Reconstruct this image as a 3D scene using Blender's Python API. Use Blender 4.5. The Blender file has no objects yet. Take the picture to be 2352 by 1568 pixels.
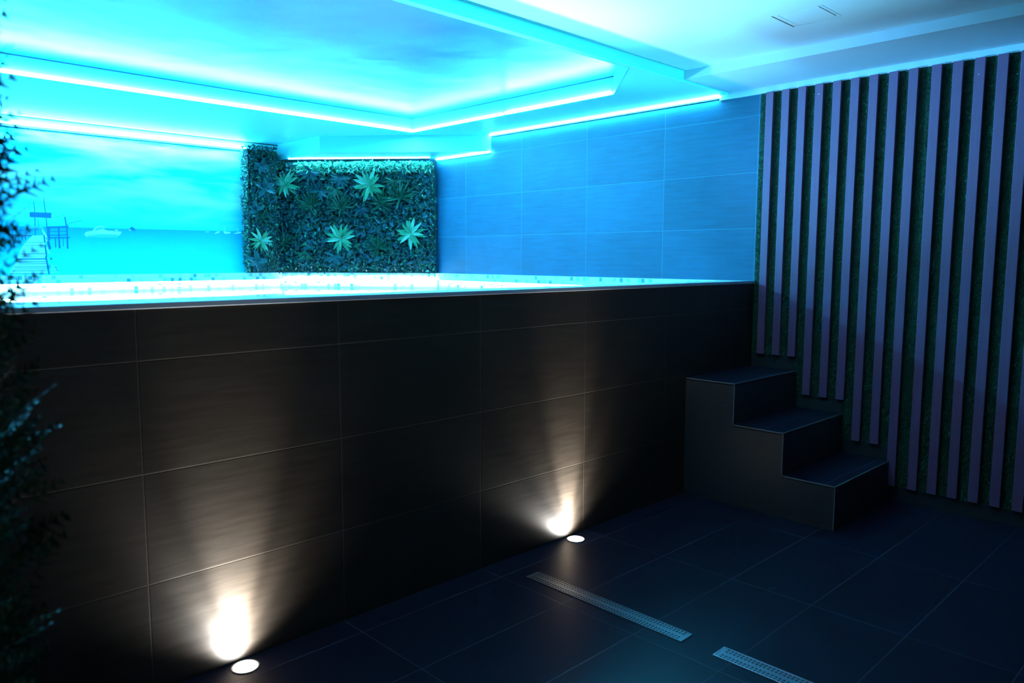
import bpy, bmesh, math, random
from mathutils import Vector, Matrix
random.seed(7)
S = bpy.context.scene
COL = S.collection
R = math.radians

# ------------------------------------------------------------------ camera
F, CX, CY = 1751.13, 1176.0, 784.0
CAM = Vector((-5.17566, -2.75069, 1.55654))
RT = Vector((0.71473279, -0.69939186, 0.00283869))
UP = Vector((0.07345024, 0.07909643, 0.99415734))
FW = Vector((0.69553009, 0.71034835, -0.10790331))
cd = bpy.data.cameras.new('camera')
cam = bpy.data.objects.new('camera', cd); COL.objects.link(cam)
cd.sensor_width = 36; cd.sensor_fit = 'HORIZONTAL'; cd.lens = F / 2352 * 36
cd.clip_start = .02
m = Matrix((RT, UP, -FW)).transposed().to_4x4(); m.translation = CAM
cam.matrix_world = m
cd.dof.use_dof = True; cd.dof.focus_distance = 4.6; cd.dof.aperture_fstop = 2.8
S.camera = cam

def on_mural(px, py, y=5.0):
    d = FW + RT * ((px - CX) / F) - UP * ((py - CY) / F)
    t = (y - CAM.y) / d.y
    q = CAM + d * t
    return q.x, q.z

# ------------------------------------------------------------------ materials
MATS = {}
def mat(name, col, rough=.5, spec=.5, metal=0, emit=None, estr=0, coat=0):
    m = bpy.data.materials.new(name); m.use_nodes = True
    b = m.node_tree.nodes['Principled BSDF']
    b.inputs['Base Color'].default_value = (*col, 1)
    b.inputs['Roughness'].default_value = rough
    b.inputs['Specular IOR Level'].default_value = spec
    b.inputs['Metallic'].default_value = metal
    b.inputs['Coat Weight'].default_value = coat
    if emit:
        b.inputs['Emission Color'].default_value = (*emit, 1)
        b.inputs['Emission Strength'].default_value = estr
    MATS[name] = m
    return m

class NT:
    def __init__(s, m):
        s.t = m.node_tree; s.b = s.t.nodes['Principled BSDF']
    def n(s, typ, **kw):
        nd = s.t.nodes.new(typ)
        for k, v in kw.items(): setattr(nd, k, v)
        return nd
    def l(s, a, b): s.t.links.new(a, b)
    def math(s, op, a, b=None, c=None, clamp=False):
        nd = s.n('ShaderNodeMath', operation=op, use_clamp=clamp)
        for i, v in enumerate((a, b, c)):
            if v is None: continue
            if isinstance(v, (int, float)): nd.inputs[i].default_value = v
            else: s.l(v, nd.inputs[i])
        return nd.outputs[0]
    def mix(s, f, a, b):
        nd = s.n('ShaderNodeMix', data_type='RGBA')
        for i, v in ((0, f), (6, a), (7, b)):
            if isinstance(v, (int, float)): nd.inputs[i].default_value = v
            elif isinstance(v, tuple): nd.inputs[i].default_value = (*v, 1)
            else: s.l(v, nd.inputs[i])
        return nd.outputs[2]
    def uv(s):
        nd = s.n('ShaderNodeTexCoord'); sp = s.n('ShaderNodeSeparateXYZ')
        s.l(nd.outputs['UV'], sp.inputs[0]); return nd.outputs['UV'], sp.outputs[0], sp.outputs[1]

def tile_mat(name, W, H, u0, v0, col, grout, rough=.42, g=.0013, spec=.5, streak=.35):
    """large porcelain tiles laid in a plain grid; UV is in metres"""
    m = mat(name, col, rough, spec); t = NT(m)
    uv, u, v = t.uv()
    def edge(x, x0, w):
        f = t.math('FRACT', t.math('DIVIDE', t.math('SUBTRACT', x, x0), w))
        d = t.math('MULTIPLY', t.math('MINIMUM', f, t.math('SUBTRACT', 1.0, f)), w)
        return d, t.math('FLOOR', t.math('DIVIDE', t.math('SUBTRACT', x, x0), w))
    du, iu = edge(u, u0, W); dv, iv = edge(v, v0, H)
    d = t.math('MINIMUM', du, dv)
    gm = t.math('LESS_THAN', d, g)
    mp = t.n('ShaderNodeMapping'); mp.inputs['Scale'].default_value = (2.2, 26, 1); t.l(uv, mp.inputs[0])
    nz = t.n('ShaderNodeTexNoise'); nz.inputs['Scale'].default_value = 1.6; nz.inputs['Detail'].default_value = 7
    nz.inputs['Roughness'].default_value = .62; t.l(mp.outputs[0], nz.inputs['Vector'])
    nz2 = t.n('ShaderNodeTexNoise'); nz2.inputs['Scale'].default_value = 2.3; nz2.inputs['Detail'].default_value = 4
    t.l(uv, nz2.inputs['Vector'])
    wn = t.n('ShaderNodeTexWhiteNoise', noise_dimensions='2D'); cb = t.n('ShaderNodeCombineXYZ')
    t.l(iu, cb.inputs[0]); t.l(iv, cb.inputs[1]); t.l(cb.outputs[0], wn.inputs['Vector'])
    k = t.math('ADD', t.math('MULTIPLY', t.math('SUBTRACT', nz.outputs[0], .5), streak * 2.6),
               t.math('MULTIPLY', t.math('SUBTRACT', nz2.outputs[0], .5), .5))
    k = t.math('ADD', k, t.math('MULTIPLY', t.math('SUBTRACT', wn.outputs[0], .5), .22))
    k = t.math('ADD', k, 1.0)
    vm = t.n('ShaderNodeVectorMath', operation='SCALE'); vm.inputs[0].default_value = col; t.l(k, vm.inputs['Scale'])
    t.l(t.mix(gm, vm.outputs[0], grout), t.b.inputs['Base Color'])
    t.l(t.math('ADD', t.math('MULTIPLY', nz.outputs[0], .16), rough - .08), t.b.inputs['Roughness'])
    bp = t.n('ShaderNodeBump'); bp.inputs['Strength'].default_value = .25; bp.inputs['Distance'].default_value = .002
    h = t.math('ADD', t.math('MULTIPLY', nz.outputs[0], .25), t.math('SMOOTH_MIN', t.math('MULTIPLY', d, 300), 1.0, .2))
    t.l(h, bp.inputs['Height']); t.l(bp.outputs[0], t.b.inputs['Normal'])
    return m

LEDC = (.06, .58, 1.0)
POOLC = (.38, .88, 1.0)
K_LED = 235.0
M_led = mat('led_cyan', (.8, .9, .9), emit=LEDC, estr=K_LED)
M_led_strong = mat('led_cyan_recess', (.8, .9, .9), emit=LEDC, estr=K_LED * 1.2)
M_led_pool = mat('led_pool', (.8, .9, .9), emit=POOLC, estr=50)
M_alu = mat('aluminium', (.36, .44, .54), .45, metal=.3)
M_darktrim = mat('dark_channel', (.03, .045, .06), .5)
M_white = mat('white_paint', (.70, .80, .84), .6, .3)
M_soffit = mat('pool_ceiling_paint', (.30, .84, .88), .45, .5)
M_fascia = mat('turquoise_fascia', (.1, .74, .84), .5, .4)
M_fascia_glow = mat('fascia_added_glow', (.1, .74, .84), .4, .4, emit=(.015, .62, .72), estr=1)  # emission stands in for light bounced onto the fascia
M_tile_front = tile_mat('tile_front', .7912, .4, -4.28, .002, (.026, .021, .0165), (.085, .075, .064))
M_tile_right = tile_mat('tile_right', .8, .4, .813, .181, (.010, .095, .18), (.05, .24, .36), rough=.5, streak=.26)  # blue of the strip light is put into the tile colour
M_tile_floor = tile_mat('tile_floor', .8, .4, -.29, -.14, (.010, .011, .024), (.05, .055, .08), rough=.34, g=.0022, spec=.22)
M_tile_stair = mat('tile_stair', (.036, .038, .042), .4)
t = NT(M_tile_stair)
tc = t.n('ShaderNodeTexCoord'); nz = t.n('ShaderNodeTexNoise'); mp = t.n('ShaderNodeMapping')
mp.inputs['Scale'].default_value = (3, 3, 30); t.l(tc.outputs['Object'], mp.inputs[0]); t.l(mp.outputs[0], nz.inputs['Vector'])
nz.inputs['Detail'].default_value = 6
t.l(t.mix(nz.outputs[0], (.02, .022, .025), (.052, .053, .056)), t.b.inputs['Base Color'])
M_stair_edge = mat('stair_edge_trim', (.2, .2, .2), .4)

# glossy stretch ceiling
M_stretch = mat('stretch_ceiling', (.0, .22, .40), .31, 1.0)
t = NT(M_stretch); tc = t.n('ShaderNodeTexCoord')
nz = t.n('ShaderNodeTexNoise'); nz.inputs['Scale'].default_value = 2.1; nz.inputs['Detail'].default_value = 2
t.l(tc.outputs['Object'], nz.inputs['Vector'])
bp = t.n('ShaderNodeBump'); bp.inputs['Strength'].default_value = .25; bp.inputs['Distance'].default_value = .05
t.l(nz.outputs[0], bp.inputs['Height']); t.l(bp.outputs[0], t.b.inputs['Normal'])

# mosaic
M_mosaic = mat('white_mosaic', (.8, .86, .86), .3)
t = NT(M_mosaic); uv, u, v = t.uv()
P_ = .0368
fu = t.math('FRACT', t.math('DIVIDE', u, P_)); fv = t.math('FRACT', t.math('DIVIDE', v, P_))
cb = t.n('ShaderNodeCombineXYZ'); t.l(t.math('FLOOR', t.math('DIVIDE', u, P_)), cb.inputs[0]); t.l(t.math('FLOOR', t.math('DIVIDE', v, P_)), cb.inputs[1])
wn = t.n('ShaderNodeTexWhiteNoise', noise_dimensions='2D'); t.l(cb.outputs[0], wn.inputs['Vector'])
rp = t.n('ShaderNodeValToRGB'); rp.color_ramp.interpolation = 'CONSTANT'
e = rp.color_ramp.elements; e[0].position = 0; e[0].color = (.84, .9, .9, 1); e[1].position = .72; e[1].color = (.6, .82, .82, 1)
for p_, c_ in ((.84, (.22, .62, .62)), (.91, (.05, .34, .36)), (.96, (.30, .55, .5))):
    x = e.new(p_); x.color = (*c_, 1)
t.l(wn.outputs[0], rp.inputs[0])
du = t.math('MINIMUM', fu, t.math('SUBTRACT', 1, fu)); dv = t.math('MINIMUM', fv, t.math('SUBTRACT', 1, fv))
gm = t.math('LESS_THAN', t.math('MINIMUM', du, dv), .05)
t.l(t.mix(gm, rp.outputs[0], (.72, .8, .8)), t.b.inputs['Base Color'])

# mural print background
M_mur = mat('mural_sky_and_sea', (.5, .85, .9), .55, .3)
t = NT(M_mur); uv, u, v = t.uv()
hz = t.math('ADD', t.math('MULTIPLY', u, -.0075), 1.9)      # horizon height on the print, refined below
M_mur_h = hz
MURAL_H = None

def flat(name, col, rough=.55): return mat(name, col, rough, .3)
M_pier = flat('print_pale_planks', (.5, .80, .84))
M_post = flat('print_dark_wood', (.003, .15, .30))
M_dark = flat('print_plank_gap', (.01, .22, .38))
M_boat = flat('print_boat_white', (.58, .92, .92))
M_boat2 = flat('print_boat_shade', (.08, .52, .66))

# turf / leaves
M_turf = mat('turf_backing', (.006, .045, .022), .8)
M_blade = [mat('turf_blade_%s' % n, c, .55) for n, c in (('deep', (.012, .10, .045)), ('mid', (.02, .17, .075)), ('light', (.07, .30, .14)))]
M_slat = mat('slat_wood', (.5, .2, .26), .5)
t = NT(M_slat); tc = t.n('ShaderNodeTexCoord'); mp = t.n('ShaderNodeMapping'); mp.inputs['Scale'].default_value = (40, 40, 2)
nz = t.n('ShaderNodeTexNoise'); nz.inputs['Scale'].default_value = 2; nz.inputs['Detail'].default_value = 6
t.l(tc.outputs['Object'], mp.inputs[0]); t.l(mp.outputs[0], nz.inputs['Vector'])
t.l(t.mix(nz.outputs[0], (.20, .07, .145), (.27, .10, .19)), t.b.inputs['Base Color'])
LEAF = [mat('leaf_%s' % n, c, r_, .5) for n, c, r_ in (
    ('deep_green', (.002, .028, .020), .45), ('blue_green', (.002, .042, .06), .45), ('mid_green', (.006, .07, .035), .4),
    ('teal', (.004, .065, .075), .45), ('light_green', (.04, .22, .10), .4), ('olive', (.04, .10, .025), .5), ('pale_tip', (.16, .36, .24), .4))]
M_backing = mat('plant_backing', (.004, .02, .014), .9)
M_glass = mat('lamp_glass', (.9, .9, .9), .1, emit=(1, .97, .9), estr=22)
M_steel = mat('stainless', (.34, .37, .4), .36, metal=1)
M_bright = mat('polished_steel', (.8, .85, .9), .3, metal=.8)
M_hole = mat('drain_dark', (.004, .005, .006), .7)
M_wallplain = mat('dark_plaster', (.05, .05, .055), .8)
M_hatch_gap = mat('hatch_gap', (.01, .02, .03), .8)
M_screw = mat('screw_head', (.85, .85, .9), .3, metal=.6)
M_bark = mat('bark', (.05, .035, .025), .8)
M_soil = mat('soil', (.02, .014, .01), .9)
M_pot = mat('grey_planter', (.05, .05, .055), .5)
CONI = [mat('cypress_%s' % n, c, .6) for n, c in (('deep', (.010, .045, .018)), ('mid', (.022, .09, .028)), ('warm', (.09, .11, .03)))]

# ------------------------------------------------------------------ mesh helpers
class MB:
    def __init__(s): s.v = []; s.f = []; s.mi = []; s.uvs = []
    def face(s, pts, mi=0, uv=None):
        n = len(s.v); s.v += [tuple(p) for p in pts]; s.f.append(tuple(range(n, n + len(pts)))); s.mi.append(mi)
        s.uvs.append(uv if uv else [(0, 0)] * len(pts))
    def box(s, a, b, mi=0):
        (x0, y0, z0), (x1, y1, z1) = a, b
        c = [(x0, y0, z0), (x1, y0, z0), (x1, y1, z0), (x0, y1, z0), (x0, y0, z1), (x1, y0, z1), (x1, y1, z1), (x0, y1, z1)]
        for q in ((0, 3, 2, 1), (4, 5, 6, 7), (0, 1, 5, 4), (1, 2, 6, 5), (2, 3, 7, 6), (3, 0, 4, 7)):
            pts = [c[i] for i in q]
            nx = abs(pts[0][0] - pts[2][0]) < 1e-9; ny = abs(pts[0][1] - pts[2][1]) < 1e-9
            uv = [((p[1], p[2]) if nx else (p[0], p[2]) if ny else (p[0], p[1])) for p in pts]
            s.face(pts, mi, uv)
    def prism(s, poly, z0, z1, mi=0):
        """vertical prism over a horizontal polygon, ccw from above; side uv = run length and height"""
        s.face([(x, y, z1) for x, y in poly], mi, [(x, y) for x, y in poly])
        s.face([(x, y, z0) for x, y in reversed(poly)], mi, [(x, y) for x, y in reversed(poly)])
        run = 0
        for i in range(len(poly)):
            a, b = poly[i], poly[(i + 1) % len(poly)]; L = math.dist(a, b)
            s.face([(*a, z0), (*b, z0), (*b, z1), (*a, z1)], mi, [(run, z0), (run + L, z0), (run + L, z1), (run, z1)]); run += L
    def strip(s, a, b, w, z0, z1, mi=0):
        """box of width w to the left of the run a->b"""
        d = Vector((b[0] - a[0], b[1] - a[1])).normalized(); n = Vector((-d.y, d.x)) * w
        s.prism([a, b, (b[0] + n.x, b[1] + n.y), (a[0] + n.x, a[1] + n.y)], z0, z1, mi)
    def cyl(s, c, r, z0, z1, n=32, mi=0, r1=None):
        r1 = r if r1 is None else r1
        A = [(c[0] + r * math.cos(2 * math.pi * i / n), c[1] + r * math.sin(2 * math.pi * i / n), z0) for i in range(n)]
        B = [(c[0] + r1 * math.cos(2 * math.pi * i / n), c[1] + r1 * math.sin(2 * math.pi * i / n), z1) for i in range(n)]
        for i in range(n): s.face([A[i], A[(i + 1) % n], B[(i + 1) % n], B[i]], mi)
        s.face(B, mi); s.face(A[::-1], mi)
    def build(s, name, mats, parent=None, bevel=0, smooth=False, merge=False):
        me = bpy.data.meshes.new(name); me.from_pydata(s.v, [], s.f)
        for mm in (mats if isinstance(mats, (list, tuple)) else [mats]): me.materials.append(mm)
        me.polygons.foreach_set('material_index', s.mi)
        ul = me.uv_layers.new(name='UVMap')
        flat_ = [c for f in s.uvs for p in f for c in p]; ul.data.foreach_set('uv', flat_)
        if merge or bevel:
            bm = bmesh.new(); bm.from_mesh(me); bmesh.ops.remove_doubles(bm, verts=bm.verts, dist=1e-5); bm.to_mesh(me); bm.free()
        if smooth: me.polygons.foreach_set('use_smooth', [True] * len(me.polygons))
        me.update()
        o = bpy.data.objects.new(name, me); COL.objects.link(o)
        if bevel:
            b = o.modifiers.new('bevel', 'BEVEL'); b.width = bevel; b.segments = 2; b.limit_method = 'ANGLE'
        if parent is not None:
            o.parent = parent
            o.matrix_parent_inverse = Matrix.Translation(-parent.location) if parent.rotation_euler[2] == 0 else parent.matrix_world.inverted()
        return o

def tag(o, label, cat, group=None, kind=None):
    o['label'] = label; o['category'] = cat
    if group: o['group'] = group
    if kind: o['kind'] = kind
    return o
def structure(o, label=None, cat=None):
    o['kind'] = 'structure'
    if label: o['label'] = label
    if cat: o['category'] = cat
    return o
def thing(name, loc, label, cat, group=None):
    o = bpy.data.objects.new(name, None); COL.objects.link(o); o.location = loc; o.empty_display_size = .1
    tag(o, label, cat, group); return o

ZR = 1.40            # pool rim
YB = 5.015           # back wall with the mural
XL = -7.0            # left end of the room
YF = -5.2            # wall behind the viewer
ZC, ZP, ZT, ZS = 2.83, 2.76, 2.895, 2.77

# ------------------------------------------------------------------ floor, walls
b = MB(); b.box((XL, YF, -.1), (.03, .0, 0)); structure(b.build('floor', M_tile_floor), 'dark grey large format tiled floor beside the raised pool', 'floor')
# right wall : tiled above the pool, plain behind the turf
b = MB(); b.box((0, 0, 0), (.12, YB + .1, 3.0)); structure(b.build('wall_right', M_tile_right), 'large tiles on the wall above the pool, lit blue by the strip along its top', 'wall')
b = MB(); b.box((0, YF, 0), (.12, 0, 3.0)); structure(b.build('wall_right', M_wallplain), 'wall that carries the green turf and the wooden slats', 'wall')
b = MB(); b.box((XL, YB, 0), (0, YB + .12, 3.0)); structure(b.build('wall_back', M_wallplain), 'back wall behind the sea mural', 'wall')
b = MB(); b.box((XL - .12, YF, 0), (XL, YB + .12, 3.0)); structure(b.build('wall_left', M_wallplain), 'plain wall at the left end of the pool', 'wall')
b = MB(); b.box((XL - .12, YF - .12, 0), (.12, YF, 3.0)); structure(b.build('wall_rear', M_wallplain), 'plain wall behind the viewer', 'wall')
# pool front wall
b = MB(); b.box((XL, 0, 0), (0, .2, ZR - .004)); structure(b.build('wall_front', M_tile_front), 'chest high pool wall clad in large dark brown grey tiles', 'wall')
b = MB(); b.box((XL, -.006, ZR - .018), (0, .012, ZR + .002))
structure(b.build('trim_1', M_alu, bevel=.002), 'thin metal edge profile along the top of the dark pool wall', 'edge trim')

# ------------------------------------------------------------------ ceilings
# main room ceiling with an opening for the access hatch
HX0, HX1, HY0, HY1 = -1.275, -1.010, -.985, -.712
b = MB()
for (x0, x1, y0, y1) in ((XL, HX0, YF, .262), (HX1, -.6, YF, .262), (HX0, HX1, YF, HY0), (HX0, HX1, HY1, .262)):
    b.box((x0, y0, ZC), (x1, y1, ZC + .12))
structure(b.build('ceiling', M_white), 'white ceiling of the room in front of the pool', 'ceiling')
b = MB(); b.box((-.6, YF, ZS), (.02, .262, ZC + .12)); structure(b.build('ceiling', M_white), 'lowered white ceiling strip running above the slatted wall', 'ceiling')
b = MB()
b.box((XL, .262, ZP), (0, .285, 3.0))
b.box((XL, .285, ZP), (-1.149, .31, ZP + .02))
b.prism([(-1.149, .285), (0, .285), (0, .86), (-.6, .86), (-1.149, .31)], ZP, 3.0)
b.prism([(-.6, .86), (0, .86), (0, 3.3), (-.6, 3.3)], ZP, 3.0)
b.prism([(XL, 3.3), (0, 3.3), (0, YB), (XL, YB)], ZP, 3.0)
o = structure(b.build('ceiling', [M_soffit]), 'turquoise lit ceiling border around the recess over the pool', 'ceiling')
b = MB(); b.box((XL, .285, ZT), (-.6, 3.3, ZT + .05)); structure(b.build('ceiling', M_stretch), 'glossy blue stretched ceiling inside the recess over the pool', 'ceiling')
# vertical fascias
b = MB(); b.box((XL, .258, ZP), (0, .262, ZC)); structure(b.build('trim_2', M_fascia_glow), 'narrow turquoise fascia with added glow dropping from the white ceiling at the pool edge', 'fascia')
b = MB()
b.box((XL, 3.296, ZP), (-.6, 3.3, ZT)); b.box((-.604, .86, ZP), (-.6, 3.296, ZT))
b.strip((-.602, .86), (-1.149, .312), .004, ZP, ZT)
structure(b.build('trim_3', M_fascia), 'turquoise inner face of the ceiling recess', 'fascia')
b = MB(); b.box((XL, 3.291, ZT - .011), (-.6, 3.296, ZT)); b.box((-.609, .86, ZT - .011), (-.604, 3.291, ZT)); b.box((XL, YB - .034, ZP - .010), (-1.13, YB - .03, ZP))
structure(b.build('trim_7', M_darktrim), 'thin dark shadow line where the recess face meets the glossy ceiling', 'shadow line')
# lowered box in the back corner
b = MB(); b.prism([(0, 2.835), (0, YB), (-1.13, YB), (-1.13, 4.12)], 2.60, ZP)
structure(b.build('ceiling', M_soffit), 'lowered corner box of ceiling above the plant wall', 'ceiling')
# cornices
b = MB(); b.box((XL, YB - .03, 2.694), (-1.13, YB, ZP)); structure(b.build('trim_4', M_soffit), 'cornice strip above the sea mural', 'cornice')
b = MB(); b.box((-.012, YF, 2.726), (.02, .33, ZS)); structure(b.build('trim_5', M_white), 'white cornice strip above the slats', 'cornice')

# access hatch in the ceiling
h = thing('ceiling_hatch', ((HX0 + HX1) / 2, (HY0 + HY1) / 2, ZC), 'small square white access panel set in the white ceiling', 'access panel')
b = MB(); w = .026
for (x0, x1, y0, y1) in ((HX0, HX1, HY0 + .010, HY0 + w), (HX0, HX1, HY1 - w, HY1 - .002), (HX0, HX0 + w, HY0 + w, HY1 - w), (HX1 - w, HX1, HY0 + w, HY1 - w)):
    b.box((x0, y0, ZC + .004), (x1, y1, ZC + .02))
b.build('frame', M_white, h, bevel=.002)
b = MB(); b.box((HX0 + w, HY0 + w + .002, ZC + .001), (HX1 - w, HY1 - w - .008, ZC + .02)); b.build('panel', M_white, h, bevel=.0015)
b = MB(); b.box((HX0, HY0, ZC + .02), (HX1, HY1, ZC + .03)); b.build('gap_backing', M_hatch_gap, h)

# ------------------------------------------------------------------ LED strips
def led(loc, label, diff, body=None, mt=M_led):
    t_ = thing('led_strip', loc, label, 'light strip', 'led light strips')
    diff.build('diffuser', mt, t_)
    if body: body.build('channel', M_darktrim, t_)
    return t_
b = MB(); b.box((XL, 3.270, ZP + .004), (-.62, 3.292, ZP + .024))
led((-3.8, 3.29, ZP), 'glowing light strip along the back edge of the ceiling recess', b, mt=M_led_strong)
b = MB(); b.box((-.628, 2.03, ZP + .004), (-.606, 3.27, ZP + .020))
led((-.61, 2.7, ZP), 'dimmer light strip on the right edge of the recess, nearer the back corner', b)
b = MB(); b.box((-.628, .875, ZP + .004), (-.606, 1.99, ZP + .024))
led((-.61, 1.4, ZP), 'brighter light strip on the right edge of the recess, nearer the slatted wall', b, mt=M_led_strong)
b = MB(); b.box((-.026, .33, 2.750), (-.004, 2.830, 2.760)); c = MB(); c.box((-.009, .33, 2.738), (0, 2.815, 2.750))
led((-.01, 1.5, 2.75), 'long light strip along the top of the blue-lit tiled wall', b, c)
b = MB(); b.box((-.026, 2.84, 2.589), (-.004, 3.66, 2.599)); c = MB(); c.box((-.008, 2.84, 2.579), (0, 3.64, 2.589))
led((-.01, 3.2, 2.59), 'short light strip on the tiled wall under the lowered corner box', b, c)
b = MB(); b.strip((-.15, 3.61), (-1.14, 4.74), -.012, 2.592, 2.599)
led((-.6, 4.2, 2.59), 'light strip glowing along the top of the plant wall', b)
b = MB(); b.box((XL, YB - .064, 2.686), (-1.50, YB - .022, 2.693)); c = MB(); c.box((XL, YB - .026, 2.663), (-1.50, YB - .012, 2.693))
led((-3.6, YB - .03, 2.69), 'light strip along the top of the sea mural', b, c, mt=M_led_strong)

# ------------------------------------------------------------------ mural
ms = thing('wall_mural', (-3.6, YB, ZR), 'sea photograph mural with wooden jetty and moored motorboat on the back wall', 'mural')
X0m, X1m, Z0m, Z1m = XL, -1.36, ZR, 2.675
b = MB(); b.box((X0m, YB - .012, Z0m), (X1m, YB, Z1m))
bg = b.build('print_panel', M_mur, ms)
# horizon follows two measured points of the print
hxa, hza = on_mural(20, 519, YB - .012); hxb, hzb = on_mural(540, 531, YB - .012)
sl = (hzb - hza) / (hxb - hxa)
t = NT(M_mur); uv, u, v = t.uv()
hor = t.math('ADD', t.math('MULTIPLY', u, sl), hza - sl * hxa)
dz = t.math('SUBTRACT', v, hor)
sea = t.n('ShaderNodeValToRGB'); e = sea.color_ramp.elements
e[0].position = 0; e[0].color = (.003, .32, .50, 1); e[1].position = 1; e[1].color = (.02, .72, .78, 1)
for p_, c_ in ((.10, (.003, .40, .58)), (.3, (.006, .54, .68)), (.6, (.01, .66, .74))):
    x = e.new(p_); x.color = (*c_, 1)
t.l(t.math('MULTIPLY', dz, -1 / .5, clamp=True), sea.inputs[0])
mp = t.n('ShaderNodeMapping'); mp.inputs['Scale'].default_value = (.55, 3.2, 1); mp.inputs['Rotation'].default_value = (0, 0, R(4)); t.l(uv, mp.inputs[0])
nz = t.n('ShaderNodeTexNoise'); nz.inputs['Scale'].default_value = 1.7; nz.inputs['Detail'].default_value = 5; nz.inputs['Roughness'].default_value = .5
nz.inputs['Distortion'].default_value = .5; t.l(mp.outputs[0], nz.inputs['Vector'])
ck = t.n('ShaderNodeValToRGB'); e = ck.color_ramp.elements; e[0].position = .38; e[0].color = (0, 0, 0, 1); e[1].position = .66; e[1].color = (1, 1, 1, 1)
t.l(nz.outputs[0], ck.inputs[0])
cm = t.math('MULTIPLY', ck.outputs[0], t.math('MULTIPLY', dz, 2.2, clamp=True))
sky = t.mix(cm, (.015, .62, .84), (.9, .93, .95))
skm = t.math('GREATER_THAN', dz, 0.0)
t.l(t.mix(skm, sea.outputs[0], sky), t.b.inputs['Base Color'])

def print_shape(name, polys, mats):
    """flat printed shape lying on the mural panel, from outline points"""
    b = MB()
    for k, (mi, pts) in enumerate(polys):
        dy = .0006 + .0003 * k / max(1, len(polys)) + .0003 * mi
        q = []
        for px, py in pts:
            x, z = on_mural(px, py, YB - .012); q.append((x, YB - .012 - dy, z))
        n = 0
        for i in range(len(q)):
            x1, z1 = q[i][0], q[i][2]; x2, z2 = q[(i + 1) % len(q)][0], q[(i + 1) % len(q)][2]; n += x1 * z2 - x2 * z1
        if n < 0: q = q[::-1]
        b.face(q, mi)
    return b.build(name, mats, ms)
def line(x0, y0, x1, y1, w0, w1=None):
    w1 = w0 if w1 is None else w1
    d = Vector((x1 - x0, y1 - y0)).normalized(); n = Vector((-d.y, d.x))
    return [(x0 + n.x * w0 / 2, y0 + n.y * w0 / 2), (x1 + n.x * w1 / 2, y1 + n.y * w1 / 2), (x1 - n.x * w1 / 2, y1 - n.y * w1 / 2), (x0 - n.x * w0 / 2, y0 - n.y * w0 / 2)]
# jetty deck with planks and posts
P = [(0, [(73, 541), (100, 540), (104, 560), (106, 590), (108, 629), (20, 630), (34, 605), (50, 568)])]
for (ya, xa, xb, w) in ((557, 58, 103, 1), (564, 55, 103, 1), (583, 46, 104, 1.6), (595, 38, 105, 3.2), (601.5, 44, 106, 1.6), (606, 50, 106, 1.4), (613, 32, 107, 1.7), (617.5, 34, 107, 1.2), (622, 28, 107, 1.5), (628.5, 22, 108, 1.8)):
    P.append((1, line(xa, ya, xb, ya - .6, w * .8, w)))
for s_ in ((101, 540, 103, 556, 3.4), (103, 562, 107, 590, 3), (105, 588, 113, 630, 3.6), (110, 553, 115, 572, 6), (116, 592, 119, 596, 4)):
    P.append((2, line(*s_)))
for s_ in ((115, 609, 123, 609, 1.5), (117, 613, 128, 613, 1.5), (117, 619, 134, 618, 2), (116, 625, 132, 624, 2), (97, 527, 107, 545, 5), (99, 542, 110, 558, 4), (108, 568, 113, 582, 3)):
    P.append((0, line(*s_)))
for s_ in ((126, 612, 131, 617, 1.6), (128, 618, 135, 622, 1.6)): P.append((1, line(*s_)))
print_shape('printed_jetty', P, [M_pier, M_dark, M_post])
# sign on two crooked masts
P = []
for s_ in ((77, 463, 79.5, 480, 1, 1.4), (79.5, 480, 81, 540, 1.5, 1.9), (102.5, 452, 100.5, 460, .9), (100.5, 460, 104, 485, 1.5), (104, 485, 107, 510, 1.6), (107, 510, 109.5, 545, 2), (87, 503, 89, 520, .7)):
    P.append((0, line(*s_)))
P.append((0, [(68, 487), (118, 488.5), (117.5, 500.5), (68.5, 498)]))
print_shape('printed_sign', P, [M_post])
# landing stage to the right of the jetty
P = []
for s_ in ((108, 522, 157, 520.5, 3.6), (110, 532, 156, 531, 1.5), (110, 540, 157, 539.5, 2.2), (110, 546, 160, 545.5, 3), (112, 520, 113, 552, 5), (134.5, 522, 137, 570, 4), (127, 545, 128, 568, 2.6),
           (149, 498, 153, 524, 2.6, 3.2), (153.5, 520, 155.5, 571, 3.6), (144.5, 547, 145.5, 566, 1.5), (155.5, 514, 156.5, 524, 1.3), (157, 513, 188, 506.5, .7)):
    P.append((0, line(*s_)))
print_shape('printed_landing_stage', P, [M_post])
# left platform
P = []
for s_ in ((27, 538, 73, 541, 4), (28.5, 524, 29, 545, 2.2), (29, 540, 33, 568, 4), (35, 542, 35, 560, 2), (50, 541, 52, 552, 2.5), (58, 540, 59, 550, 3), (58, 527, 61, 539, 1.4)):
    P.append((0, line(*s_)))
P.append((1, line(30, 537, 72, 539, 1.4)))
P.append((1, [(54, 524), (60, 519), (70, 517), (80, 519), (98, 521), (104, 530), (101, 534), (95, 525), (80, 524), (64, 526)]))
print_shape('printed_platform', P, [M_post, M_boat2])
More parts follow.
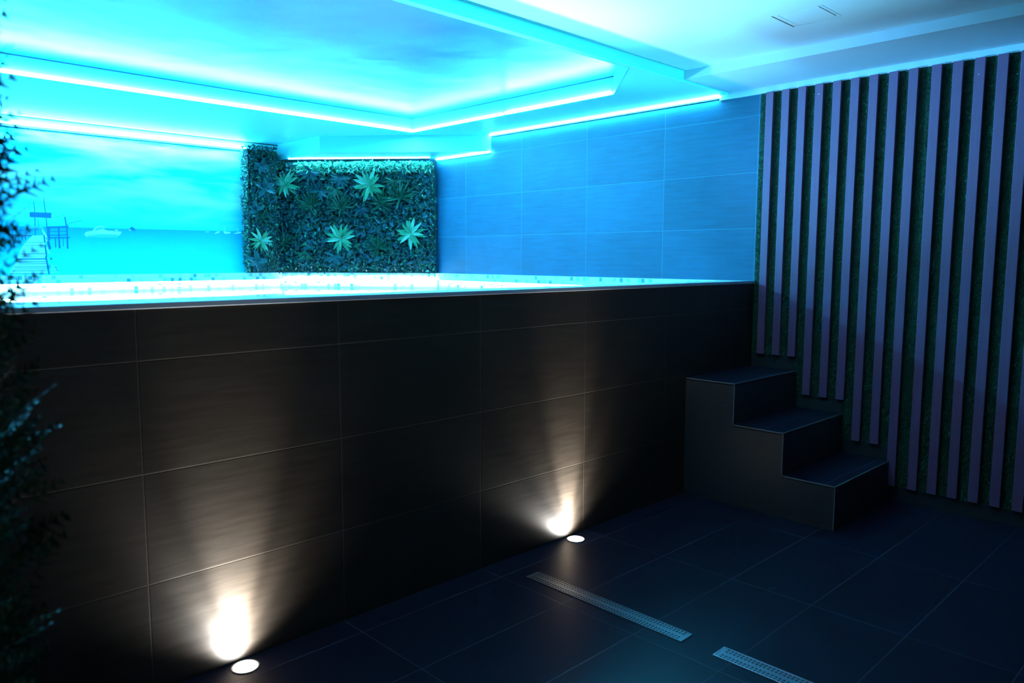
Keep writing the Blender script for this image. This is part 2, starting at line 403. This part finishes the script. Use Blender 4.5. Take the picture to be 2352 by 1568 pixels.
# motorboat
P = [(0, [(193.5, 538.5), (196, 533.5), (202, 531.2), (212, 530.4), (219, 522), (226, 519), (236, 519), (242, 522), (236, 525), (246, 529.5), (278.5, 532), (278, 536), (270, 543), (267, 546), (236, 545.5), (200, 544.5)]),
     (1, [(216, 529.5), (221.5, 523.5), (229, 521), (239, 522), (240, 525), (228, 528), (222, 530)]),
     (1, [(200, 541), (230, 537), (268, 538.5), (272, 541), (267, 546), (236, 545.5), (200, 544.5)]),
     (1, line(200, 538, 224, 533.5, .8)), (0, line(264, 528.5, 271, 528.5, 2.4))]
print_shape('printed_motorboat', P, [M_boat, M_boat2])
P = [(0, line(296, 528, 301, 528, 2.4)), (1, [(296, 526), (303, 520), (307, 523), (311, 526), (310, 530), (304, 529)]),
     (0, line(472, 532.5, 480, 532.5, 1)), (0, [(492, 537), (498, 532), (505, 531), (504, 534)]), (0, [(512, 531), (530, 533), (528, 536), (516, 536.5)]),
     (0, line(515, 520, 517, 531, .8)), (0, [(536, 536), (548, 532), (556, 533), (552, 536), (540, 537)]), (0, line(540, 527, 549, 526, 1)), (0, line(545, 524, 545.5, 534, .8))]
for q_ in ([P[0], P[1]], [P[2]], [P[3]], [P[4], P[5]], [P[6], P[7], P[8]]): print_shape('printed_distant_boat', q_, [M_boat, M_post])

# ------------------------------------------------------------------ swimming pool interior
pool = thing('swimming_pool', (-3.4, 2.4, 0), 'raised swimming pool lined with white and turquoise mosaic behind the dark wall', 'swimming pool')
DG0, DG1 = (-.0, 3.70), (-1.12, YB)      # diagonal corner
LD = .035
b = MB()   # mosaic ledge band that runs round the far sides
def band(a, c, w, z0, z1, bb): bb.strip(a, c, w, z0, z1)
b.box((XL, YB - .05, 1.325), (-1.12, YB, ZR)); b.strip((-.02, 3.66), (-1.14, 4.97), -.04, 1.325, ZR) ; b.box((-.03, .2, 1.325), (0, 3.72, ZR))
b.prism([(0, 3.66), (0, YB), (-1.14, YB), (-1.14, 4.97), (-.02, 3.66)], 1.38, ZR)
b.build('mosaic_coping', M_mosaic, pool)
b = MB(); b.box((XL, .012, ZR - .004), (0, .215, ZR)); structure(b.build('trim_6', M_mosaic), 'white mosaic coping on top of the dark pool wall', 'coping')
b = MB()
b.box((XL, YB - .02, .3), (-1.12, YB, 1.325)); b.strip((-.02, 3.66), (-1.14, 4.97), -.015, .3, 1.325); b.box((-.01, .2, .3), (0, 3.72, 1.325))
b.box((XL, .2, .3), (0, .212, ZR - .004)); b.box((XL, .2, .3), (XL + .02, YB, ZR))
b.build('basin_wall', M_mosaic, pool)
b = MB(); b.box((XL, .2, .2), (0, YB, .3)); b.build('basin_floor', M_mosaic, pool)
b = MB(); b.box((XL, YB - .047, 1.309), (-1.14, YB - .022, 1.324)); b.strip((-.05, 3.655), (-1.13, 4.93), -.02, 1.309, 1.324); b.box((-.028, .23, 1.309), (-.012, 3.6, 1.324))
b.build('ledge_light', M_led_pool, pool)
M_water = bpy.data.materials.new('water'); M_water.use_nodes = True; nt = M_water.node_tree; nt.nodes.clear()
out = nt.nodes.new('ShaderNodeOutputMaterial'); mx = nt.nodes.new('ShaderNodeMixShader'); fr = nt.nodes.new('ShaderNodeFresnel'); fr.inputs[0].default_value = 1.33
tr = nt.nodes.new('ShaderNodeBsdfTransparent'); tr.inputs[0].default_value = (.75, .95, .97, 1); gl = nt.nodes.new('ShaderNodeBsdfGlossy'); gl.inputs['Roughness'].default_value = .03
wn_ = nt.nodes.new('ShaderNodeTexNoise'); wn_.inputs['Scale'].default_value = 4; bp = nt.nodes.new('ShaderNodeBump'); bp.inputs['Strength'].default_value = .15; bp.inputs['Distance'].default_value = .02
nt.links.new(wn_.outputs[0], bp.inputs['Height']); nt.links.new(bp.outputs[0], gl.inputs['Normal'])
nt.links.new(fr.outputs[0], mx.inputs[0]); nt.links.new(tr.outputs[0], mx.inputs[1]); nt.links.new(gl.outputs[0], mx.inputs[2]); nt.links.new(mx.outputs[0], out.inputs[0])
b = MB(); b.face([(XL + .02, .212, 1.25), (-.01, .212, 1.25), (-.01, 3.66, 1.25), (-1.12, 4.97, 1.25), (XL + .02, YB - .02, 1.25)]); b.build('pool_water', M_water, pool)

# unseen lamp added in the far basin wall to brighten the slats
def added_pool_lamp(x, aim, energy, size, col):
    y = YB - .02; z = 1.08
    b = MB(); n = 28
    for r0, r1, y0, y1, mi in ((.075, .07, 0, -.012, 0), (.07, .055, -.012, -.012, 0), (.055, 0, -.010, -.016, 1)):
        for i in range(n):
            a0, a1 = 2 * math.pi * i / n, 2 * math.pi * (i + 1) / n
            q = lambda r_, a, yy: (x + r_ * math.cos(a), y + yy, z + r_ * math.sin(a))
            if r1 > 0: b.face([q(r0, a0, y0), q(r0, a1, y0), q(r1, a1, y1), q(r1, a0, y1)], mi)
            else: b.face([q(r0, a0, y0), q(r0, a1, y0), (x, y + y1, z)], mi)
    b.build('added_pool_lamp', [M_steel, M_added_lens], pool)
    ld = bpy.data.lights.new('added_pool_lamp_beam', 'SPOT'); ld.energy = energy; ld.color = col; ld.spot_size = R(size); ld.spot_blend = 1; ld.shadow_soft_size = .06
    lo = bpy.data.objects.new('added_pool_lamp_beam', ld); COL.objects.link(lo); lo.location = (x, y - .05, z)
    lo.rotation_euler = (Vector(aim) - lo.location).to_track_quat('-Z', 'Y').to_euler()
    lo.parent = pool; lo.matrix_parent_inverse = Matrix.Translation(-pool.location)
M_added_lens = mat('added_pool_lamp_lens', (.8, .9, .9), emit=POOLC, estr=25)
def added_floor_lamp(x, y, aim, energy, size, col):  # unseen lamp added on the basin floor to brighten the white ceiling
    b = MB(); b.cyl((x, y), .085, .3, .312, 28, 0, .08); b.cyl((x, y), .06, .312, .316, 28, 1); b.build('added_pool_lamp', [M_steel, M_added_lens], pool)
    ld = bpy.data.lights.new('added_pool_lamp_beam', 'SPOT'); ld.energy = energy; ld.color = col; ld.spot_size = R(size); ld.spot_blend = 1; ld.shadow_soft_size = .06
    lo = bpy.data.objects.new('added_pool_lamp_beam', ld); COL.objects.link(lo); lo.location = (x, y, .35)
    lo.rotation_euler = (Vector(aim) - lo.location).to_track_quat('-Z', 'Y').to_euler()
    lo.parent = pool; lo.matrix_parent_inverse = Matrix.Translation(-pool.location)
added_floor_lamp(-2.6, 1.5, (-2.25, -.4, 2.83), 1500, 46, (.16, .66, 1))
added_floor_lamp(-1.0, .75, (-.95, .05, 2.83), 170, 46, (.10, .62, 1))
added_pool_lamp(-4.6, (-.03, -.85, 2.42), 5200, 16, (.11, .47, 1))

# ------------------------------------------------------------------ slatted turf wall
slat_ys = [-.056, -.173, -.290, -.408, -.527, -.643, -.760, -.879, -.995, -1.125, -1.240, -1.355, -1.470, -1.585, -1.700]
def skirt_z(y):
    return .875 if y > -.36 else .615 if y > -.68 else .352 if y > -1.01 else .095
ordn = ['nearest to', 'second from', 'third from', 'fourth from', 'fifth from', 'sixth from', 'seventh from', 'eighth from', 'ninth from', 'tenth from',
        'eleventh from', 'twelfth from', 'thirteenth from', 'fourteenth from', 'fifteenth from']
for i, y in enumerate(slat_ys):
    y1, y0 = y, y - .055
    zb = skirt_z((y0 + y1) / 2) + .002
    zt = 2.724
    s_ = thing('wall_slat', (-.04, (y0 + y1) / 2, zb), 'narrow vertical wooden slat over green turf, %s the blue-lit tiled wall' % ordn[i], 'slat', 'vertical slats on the turf wall')
    b = MB(); b.box((-.045, y0, zb), (-.018, y1, zt)); b.build('board', M_slat, s_, bevel=.002)
    if i in (3, 11):
        b = MB(); yy = (y0 + y1) / 2 + (.0 if i == 3 else .003); zz = 2.655 if i == 3 else 2.628
        n = 12
        A = [(-.0455, yy + .0035 * math.cos(2 * math.pi * k / n), zz + .0035 * math.sin(2 * math.pi * k / n)) for k in range(n)]
        B = [(-.0475, a[1], a[2]) for a in A]
        for k in range(n): b.face([A[k], A[(k + 1) % n], B[(k + 1) % n], B[k]])
        b.face(B); b.build('screw', M_screw, s_)
# turf: backing and blades
b = MB()
segs = [(-.002, -.36), (-.36, -.68), (-.68, -1.01), (-1.01, -1.775)]
for ya, yb in segs: b.box((-.012, yb, skirt_z((ya + yb) / 2)), (0, ya, 2.726), 0)
def blade(b, p, d, L, w, mi):
    side = d.cross(Vector((random.uniform(-1, 1), random.uniform(-1, 1), random.uniform(-1, 1)))).normalized() * w / 2
    b.face([p - side, p + side, p + d * L + Vector((0, 0, -L * .25))], mi)
gaps = [(-.0, slat_ys[0])] + [(slat_ys[i] - .055, slat_ys[i + 1]) for i in range(len(slat_ys) - 1)] + [(slat_ys[-1] - .055, -1.772)]
for ga, gb in gaps:
    wd = ga - gb
    zb = skirt_z((ga + gb) / 2)
    for k in range(int(wd * (2.72 - zb) * 13500)):
        y = random.uniform(gb, ga); z = random.uniform(zb, 2.722)
        d = Vector((-1, random.gauss(0, .75), random.gauss(-.1, .8))).normalized()
        mi = random.choices((1, 2, 3), (5, 4, 1.2))[0]
        L_ = random.uniform(.014, .036)
        if y + d.y * L_ > -.004: d.y = -abs(d.y)
        blade(b, Vector((-.012, y, z)), d, L_, .0032, mi)
tag(b.build('artificial_turf', [M_turf] + M_blade), 'green artificial turf showing between the wooden slats', 'turf', kind='stuff')
# stepped tile skirting under the turf
b = MB()
for (ya, yb), zf in zip(segs, (.78, .52, .26, 0)):
    b.box((-.016, yb, zf), (0, ya, skirt_z((ya + yb) / 2)))
b.box((-.016, YF, 0), (0, -1.775, .095))
structure(b.build('baseboard_right', M_tile_stair), 'dark tile skirting stepping down beside the stairs', 'skirting')

# ------------------------------------------------------------------ stairs
XS = -.872
st = thing('pool_stairs', (-.44, -.5, 0), 'three dark tiled steps leading up against the pool wall', 'stairs')
ys = [0, -.352, -.685, -1.008]; zs = [.78, .52, .26]
b = MB()
b.box((XS, ys[3] , 0), (-.018, 0, .26 - .012)); b.box((XS, ys[2], .26 - .012), (-.018, 0, .52 - .012)); b.box((XS, ys[1], .52 - .012), (-.018, 0, .78 - .012))
b.build('stair_body', M_tile_stair, st)
names = ('top', 'middle', 'bottom')
for i in range(3):
    b = MB(); b.box((XS + .006, ys[i + 1] + .006, zs[i] - .012), (-.018, ys[i] if i == 0 else ys[i], zs[i] - .0005)); b.build('tread', M_tile_floor, st)
# thin edge profiles
b = MB(); e_ = .004
for i in range(3):
    yf, yk, z, zl = ys[i + 1], ys[i], zs[i], zs[i] - .26
    b.box((XS - .001, yf - .001, z - e_ * 1.3), (-.018, yf + e_, z + .001))          # nosing
    b.box((XS - .001, yf, z - e_ * 1.3), (XS + e_, yk, z + .001))                     # side edge of tread
    b.box((XS - .001, yf - .001, zl), (XS + e_, yf + e_, z))                          # corner upright
b.build('edge_profile', M_stair_edge, st)

# ------------------------------------------------------------------ uplights
def uplight(x, label):
    t_ = thing('floor_uplight', (x, -.062, 0), label, 'floor light', 'recessed floor uplights')
    c = (x, -.062); n = 40
    b = MB(); ro, ri = .054, .046
    for i in range(n):
        a0, a1 = 2 * math.pi * i / n, 2 * math.pi * (i + 1) / n
        P_ = lambda r_, a, z: (c[0] + r_ * math.cos(a), c[1] + r_ * math.sin(a), z)
        b.face([P_(ro, a0, 0), P_(ro, a1, 0), P_(ro - .002, a1, .004), P_(ro - .002, a0, .004)])
        b.face([P_(ro - .002, a0, .004), P_(ro - .002, a1, .004), P_(ri, a1, .0035), P_(ri, a0, .0035)])
        b.face([P_(ri, a0, .0035), P_(ri, a1, .0035), P_(ri, a1, .001), P_(ri, a0, .001)])
    b.build('ring', M_steel, t_, merge=True, smooth=False)
    b = MB(); b.cyl(c, .0458, .0006, .0022, n); b.build('lens', M_glass, t_)
    for en, sz in ((36, 140), (70, 84), (210, 40)):
        ld = bpy.data.lights.new('uplight_beam', 'SPOT'); ld.energy = en; ld.color = (1, .96, .90) if sz > 100 else (1, .92, .80); ld.spot_size = R(sz); ld.spot_blend = 1; ld.shadow_soft_size = .02
        lo = bpy.data.objects.new('uplight_beam', ld); COL.objects.link(lo); lo.parent = t_; lo.location = (0, 0, .012)
        lo.rotation_euler = (R(180) - R(20 if sz > 100 else 9 if sz > 50 else 11), 0, 0)
    return t_
uplight(-3.966, 'round floor uplight at the bottom edge of the photo, glowing against the dark pool wall')
uplight(-2.040, 'round floor uplight nearer the stairs, beside the far end of the perforated drain')

# ------------------------------------------------------------------ drains
def drain(y0, y1, label, frame_hi):
    xa, xb = -2.603, -2.515
    t_ = thing('floor_drain', ((xa + xb) / 2, (y0 + y1) / 2, 0), label, 'drain', 'linear floor drains')
    z1 = .0025
    b = MB(); fw = .004
    for (x0, x1, ya, yb) in ((xa, xa + fw, y1, y0), (xb - fw, xb, y1, y0), (xa + fw, xb - fw, y0 - fw, y0), (xa + fw, xb - fw, y1, y1 + fw)):
        b.box((x0, ya, .0), (x1, yb, z1 + (.002 if frame_hi else .0008)))
    b.build('frame', M_bright if frame_hi else M_steel, t_, bevel=.0005)
    # grate with round holes, each cell a square with an octagonal hole
    b = MB(); nx = 5; cw = (xb - xa - 2 * fw) / nx; L = y0 - y1 - 2 * fw; ny = round(L / cw); ch = L / ny
    for i in range(nx):
        for j in range(ny):
            cx_ = xa + fw + (i + .5) * cw; cy_ = y1 + fw + (j + .5) * ch
            sq = []
            solid = (i == 2) or (j == 0) or (j == ny - 1) 
            if solid:
                b.face([(cx_ - cw / 2, cy_ - ch / 2, z1), (cx_ + cw / 2, cy_ - ch / 2, z1), (cx_ + cw / 2, cy_ + ch / 2, z1), (cx_ - cw / 2, cy_ + ch / 2, z1)]); continue
            r_ = .0050
            inner = [(cx_ + r_ * math.cos(k * math.pi / 4), cy_ + r_ * math.sin(k * math.pi / 4)) for k in range(8)]
            outer = [(cx_ + dx * cw / 2, cy_ + dy * ch / 2) for dx, dy in ((1, 0), (1, 1), (0, 1), (-1, 1), (-1, 0), (-1, -1), (0, -1), (1, -1))]
            for k in range(8):
                k2 = (k + 1) % 8
                b.face([(*outer[k], z1), (*outer[k2], z1), (*inner[k2], z1), (*inner[k], z1)])
                b.face([(*inner[k2], z1), (*inner[k2], .0006), (*inner[k], .0006), (*inner[k], z1)])
    b.build('grate', M_steel, t_)
    b = MB(); b.box((xa + fw, y1 + fw, .0), (xb - fw, y0 - fw, .0007)); b.build('channel', M_hole, t_)
    return t_
drain(-.225, -1.116, 'perforated stainless linear drain starting near the pool wall uplight', False)
drain(-1.262, -2.15, 'stainless linear drain with a raised bright edge, cut by the bottom of the photo', True)

# ------------------------------------------------------------------ plant wall
def leaf_shape(kind):
    if kind == 'oval': return [(0, 0), (.22, .3), (.25, .55), (.14, .85), (0, 1), (-.14, .85), (-.25, .55), (-.22, .3)]
    if kind == 'blade': return [(-.05, 0), (.05, 0), (.06, .4), (.035, .8), (0, 1), (-.035, .8), (-.06, .4)]
    if kind == 'lance': return [(0, 0), (.11, .3), (.12, .55), (.06, .85), (0, 1), (-.06, .85), (-.12, .55), (-.11, .3)]
def add_leaf(b, p, d, nrm, L, kind, mi, bend=.25):
    d = d.normalized(); s = d.cross(nrm)
    if s.length < 1e-4: s = d.orthogonal()
    s.normalize(); n2 = s.cross(d)
    sh = leaf_shape(kind)
    def P3(u, v):
        cup = abs(u) * .5 * L
        return p + d * (v * L) + s * (u * L) + n2 * (cup - bend * L * v * v)
    rt = [q for q in sh if q[0] >= 0]; lf = [q for q in sh if q[0] <= 0]
    mid = [(0, 0), (0, .5), (0, 1)]
    r_ = [P3(*q) for q in rt]; 
    l_ = [P3(*q) for q in lf]
    b.face([P3(0, 0)] + [P3(*q) for q in rt if q[0] > 0] + [P3(0, 1), P3(0, .5)], mi)
    b.face([P3(0, .5), P3(0, 1)] + [P3(*q) for q in lf if q[0] < 0] + [P3(0, 0)], mi)

gw = thing('plant_wall', (-.55, 4.25, ZR), 'dense artificial plant wall of mixed dark green foliage across the far corner', 'plant wall')
GA, GB = Vector((-.035, 3.655, 0)), Vector((-1.20, 4.985, 0))
gd = (GB - GA).normalized(); gn = Vector((gd.y, -gd.x, 0)) * 1.0
if gn.y > 0: gn = -gn                                                   # facing the viewer
GL = (GB - GA).length; GZ0, GZ1 = ZR + .002, 2.575
b = MB(); q = GB - gn * -.0
b.prism([(GA.x, GA.y), (GA.x + .02, GA.y + .05), (GB.x + .03, GB.y + .06), (GB.x, GB.y)], GZ0, GZ1)
b.build('backing', M_backing, gw)
def gpt(u, z, out): return GA + gd * u + gn * out + Vector((0, 0, z))
up = Vector((0, 0, 1))
def filler(n, u0, u1, z0, z1, base, mats, kinds, szr, name, fn=gpt, nn=None, dd=None, edge_light=False):
    nn = nn or gn; dd = dd or gd
    b = MB()
    for _ in range(n):
        u = random.uniform(u0, u1); z = random.uniform(z0, z1)
        o_ = random.uniform(*base)
        d = (nn * random.uniform(.1, 1) + dd * random.gauss(0, .7) + up * random.gauss(-.15, .7)).normalized()
        L = random.uniform(*szr)
        p = fn(u, z, o_)
        if z > z1 - .02 and d.z > 0: d.z = -d.z * .5
        add_leaf(b, p, d, nn, L, random.choice(kinds), random.choices(range(len(mats)), [m_[1] for m_ in mats])[0], bend=random.uniform(0, .5))
    return b.build(name, [m_[0] for m_ in mats], gw)
MX = [(LEAF[0], 5), (LEAF[1], 4), (LEAF[2], 3), (LEAF[3], 4), (LEAF[4], .9), (LEAF[5], .7), (LEAF[6], .25)]
o = filler(7500, .01, GL - .01, GZ0 + .015, GZ1, (0, .05), MX, ('oval', 'oval', 'lance'), (.018, .045), 'small_leaf_foliage'); o['kind'] = 'stuff'
o = filler(1150, .04, GL - .05, GZ0 + .07, GZ1 - .13, (.015, .05), [(LEAF[1], 4), (LEAF[3], 4), (LEAF[2], 1.6), (LEAF[0], 4)], ('lance', 'oval'), (.04, .085), 'broad_leaf_foliage'); o['kind'] = 'stuff'
# fringe of fine leaves at the top, strip glow put into pale colours
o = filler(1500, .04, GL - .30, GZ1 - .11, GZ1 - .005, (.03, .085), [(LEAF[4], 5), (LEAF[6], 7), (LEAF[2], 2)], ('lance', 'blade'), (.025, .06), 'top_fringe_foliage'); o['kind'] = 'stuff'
# individual plants set in the wall
def on_wall(px, py, out=.06):
    d = FW + RT * ((px - CX) / F) - UP * ((py - CY) / F)
    p0 = GA + gn * out
    t = (p0 - CAM).dot(gn) / d.dot(gn); q = CAM + d * t
    return q
def rosette(px, py, r, n, mi, kind='lance', name='rosette_plant', spread=1.0, up_b=0.0, base=.05, label=None):
    b = MB(); c = on_wall(px, py, base)
    for k in range(n):
        a = 2 * math.pi * k / n + random.uniform(-.2, .2)
        tilt = random.uniform(.15, .75) if kind != 'blade' else random.uniform(.3, 1.0)
        d = (gd * math.cos(a) * spread + up * (math.sin(a) + up_b) + gn * tilt)
        L = r * random.uniform(.8, 1.1)
        add_leaf(b, c, d, gn, L, kind, random.choice((0, 0, 0, 1)), bend=random.uniform(.2, .5))
    o = b.build(name, [LEAF[mi], LEAF[6 if mi == 4 else mi]], gw)
    return o
for (x, y, r_) in ((655, 424, .14), (850, 425, .16), (783, 548, .15), (944, 536, .15)):
    rosette(x, y, r_ * 1.08, 16, 4, base=.075)['label'] = 'light green rosette of pointed leaves'
for (x, y, r_) in ((920, 455, .19), (880, 470, .17), (785, 478, .17), (716, 470, .16), (870, 568, .15), (655, 560, .13)):
    rosette(x, y, r_, 22, 2, 'blade', 'grass_tuft', up_b=.7, base=.08)
for (x, y, r_) in ((715, 385, .17), (780, 400, .17), (735, 430, .15), (770, 425, .15), (905, 405, .14), (700, 575, .13), (770, 580, .13), (830, 470, .12)):
    rosette(x, y + 8, r_ * .8, 9, random.choice((3, 1, 2)), 'lance', 'broad_leaf_plant', up_b=-.9, base=.06)
# narrow green pillar at the left end of the plant wall
pl = thing('green_pillar', (-1.4, 4.9, ZR), 'narrow column of small leaves rising beside the mural, taller than the plant wall', 'plant pillar')
PX0, PX1, PY0, PY1, PZ1 = -1.53, -1.225, 4.86, 5.0, 2.70
b = MB(); b.box((PX0, PY0, ZR + .002), (PX1, PY1, PZ1 - .03)); b.build('backing', M_backing, pl)
gw_keep = gw; gw = pl
gn_keep, GA_keep = gn, GA
gn = Vector((0, -1, 0)); GA = Vector((PX0, PY0, 0)); gd_keep = gd; gd = Vector((1, 0, 0))
rosette(598, 552, .13, 15, 4, base=.03)['label'] = 'light green rosette of pointed leaves'
for (x, y, r_) in ((590, 600, .12), (606, 430, .13), (585, 480, .1), (600, 380, .09)): rosette(x, y, r_, 8, 3, 'oval', 'broad_leaf_plant', up_b=-.6, base=.03)
rosette(600, 500, .12, 18, 2, 'blade', 'grass_tuft', up_b=.6, base=.03)
gn, GA, gd = gn_keep, GA_keep, gd_keep
o = filler(3600, 0, PX1 - PX0, GZ0 + .015, PZ1 + .015, (-.01, .035), MX, ('oval', 'oval', 'lance'), (.016, .036), 'front_foliage',
           fn=lambda u, z, o_: Vector((PX0 + u, PY0 - o_, z)), nn=Vector((0, -1, 0)), dd=Vector((1, 0, 0))); o['kind'] = 'stuff'
o = filler(1500, 0, PY1 - PY0, GZ0 + .015, PZ1 + .01, (-.01, .02), [(LEAF[3], 4), (LEAF[4], 3), (LEAF[6], 2), (LEAF[1], 3)], ('oval', 'oval', 'lance'), (.016, .034), 'side_foliage',
           fn=lambda u, z, o_: Vector((PX0 - o_, PY0 + u, z)), nn=Vector((-1, 0, 0)), dd=Vector((0, 1, 0))); o['kind'] = 'stuff'  # paler leaf mix puts the mural's light into this side's colour

# ------------------------------------------------------------------ cypress at the left edge of the view
TC = Vector((-5.20, -1.15, 0))
tr_ = thing('cypress_tree', TC, 'tall slim cypress close to the viewer at the left edge, out of focus', 'tree')
b = MB(); b.cyl((TC.x, TC.y), .13, .0, .30, 32, r1=.17); b.build('planter', M_pot, tr_)
b = MB(); b.cyl((TC.x, TC.y), .155, .285, .302, 24); b.build('soil', M_soil, tr_)
b = MB(); b.cyl((TC.x, TC.y), .022, .28, 2.0, 10, r1=.006); b.build('trunk', M_bark, tr_)
b = MB()
def rad(z):
    # radius of the crown by height
    pts = [(.32, .25), (.6, .315), (.95, .345), (1.2, .36), (1.45, .345), (1.7, .355), (1.9, .32), (2.02, .27), (2.14, .08)]
    for (a, ra), (c, rc) in zip(pts, pts[1:]):
        if a <= z <= c: return ra + (rc - ra) * (z - a) / (c - a)
    return .02
for _ in range(12500):
    z = random.uniform(.34, 2.12); a = random.uniform(0, 2 * math.pi); rr = rad(z) * math.sqrt(random.uniform(.12, 1)) * random.uniform(.82, 1.0)
    c = Vector((TC.x + rr * math.cos(a), TC.y + rr * math.sin(a), z))
    d = Vector((math.cos(a), math.sin(a), random.uniform(.3, 1.5))).normalized()
    d = (d + Vector((random.gauss(0, .25), random.gauss(0, .25), random.gauss(0, .2)))).normalized()
    L = random.uniform(.045, .10)
    mi = random.choices((0, 1, 2), (5, 4, 1))[0]
    s = d.cross(Vector((random.gauss(0, 1), random.gauss(0, 1), random.gauss(0, 1)))).normalized()
    # a flat feathery spray: a spine with side needles
    b.face([c - s * .002, c + s * .002, c + d * L], mi)
    for k in range(4):
        f_ = .2 + .2 * k; q = c + d * L * f_; w_ = L * .34 * (1.1 - f_)
        for sg in (-1, 1):
            b.face([q, q + d * L * .08, q + (s * sg + d * .9).normalized() * w_ * 1.3], mi)
o = b.build('foliage', CONI, tr_)

# ------------------------------------------------------------------ world and colour management
w = bpy.data.worlds.new('world'); w.use_nodes = True; S.world = w
w.node_tree.nodes['Background'].inputs[0].default_value = (.01, .015, .03, 1)
w.node_tree.nodes['Background'].inputs[1].default_value = .0
S.view_settings.view_transform = 'Standard'; S.view_settings.look = 'None'
S.view_settings.gamma = 1; S.view_settings.exposure = 0
S.cycles.max_bounces = 10; S.cycles.diffuse_bounces = 6; S.cycles.sample_clamp_indirect = 12
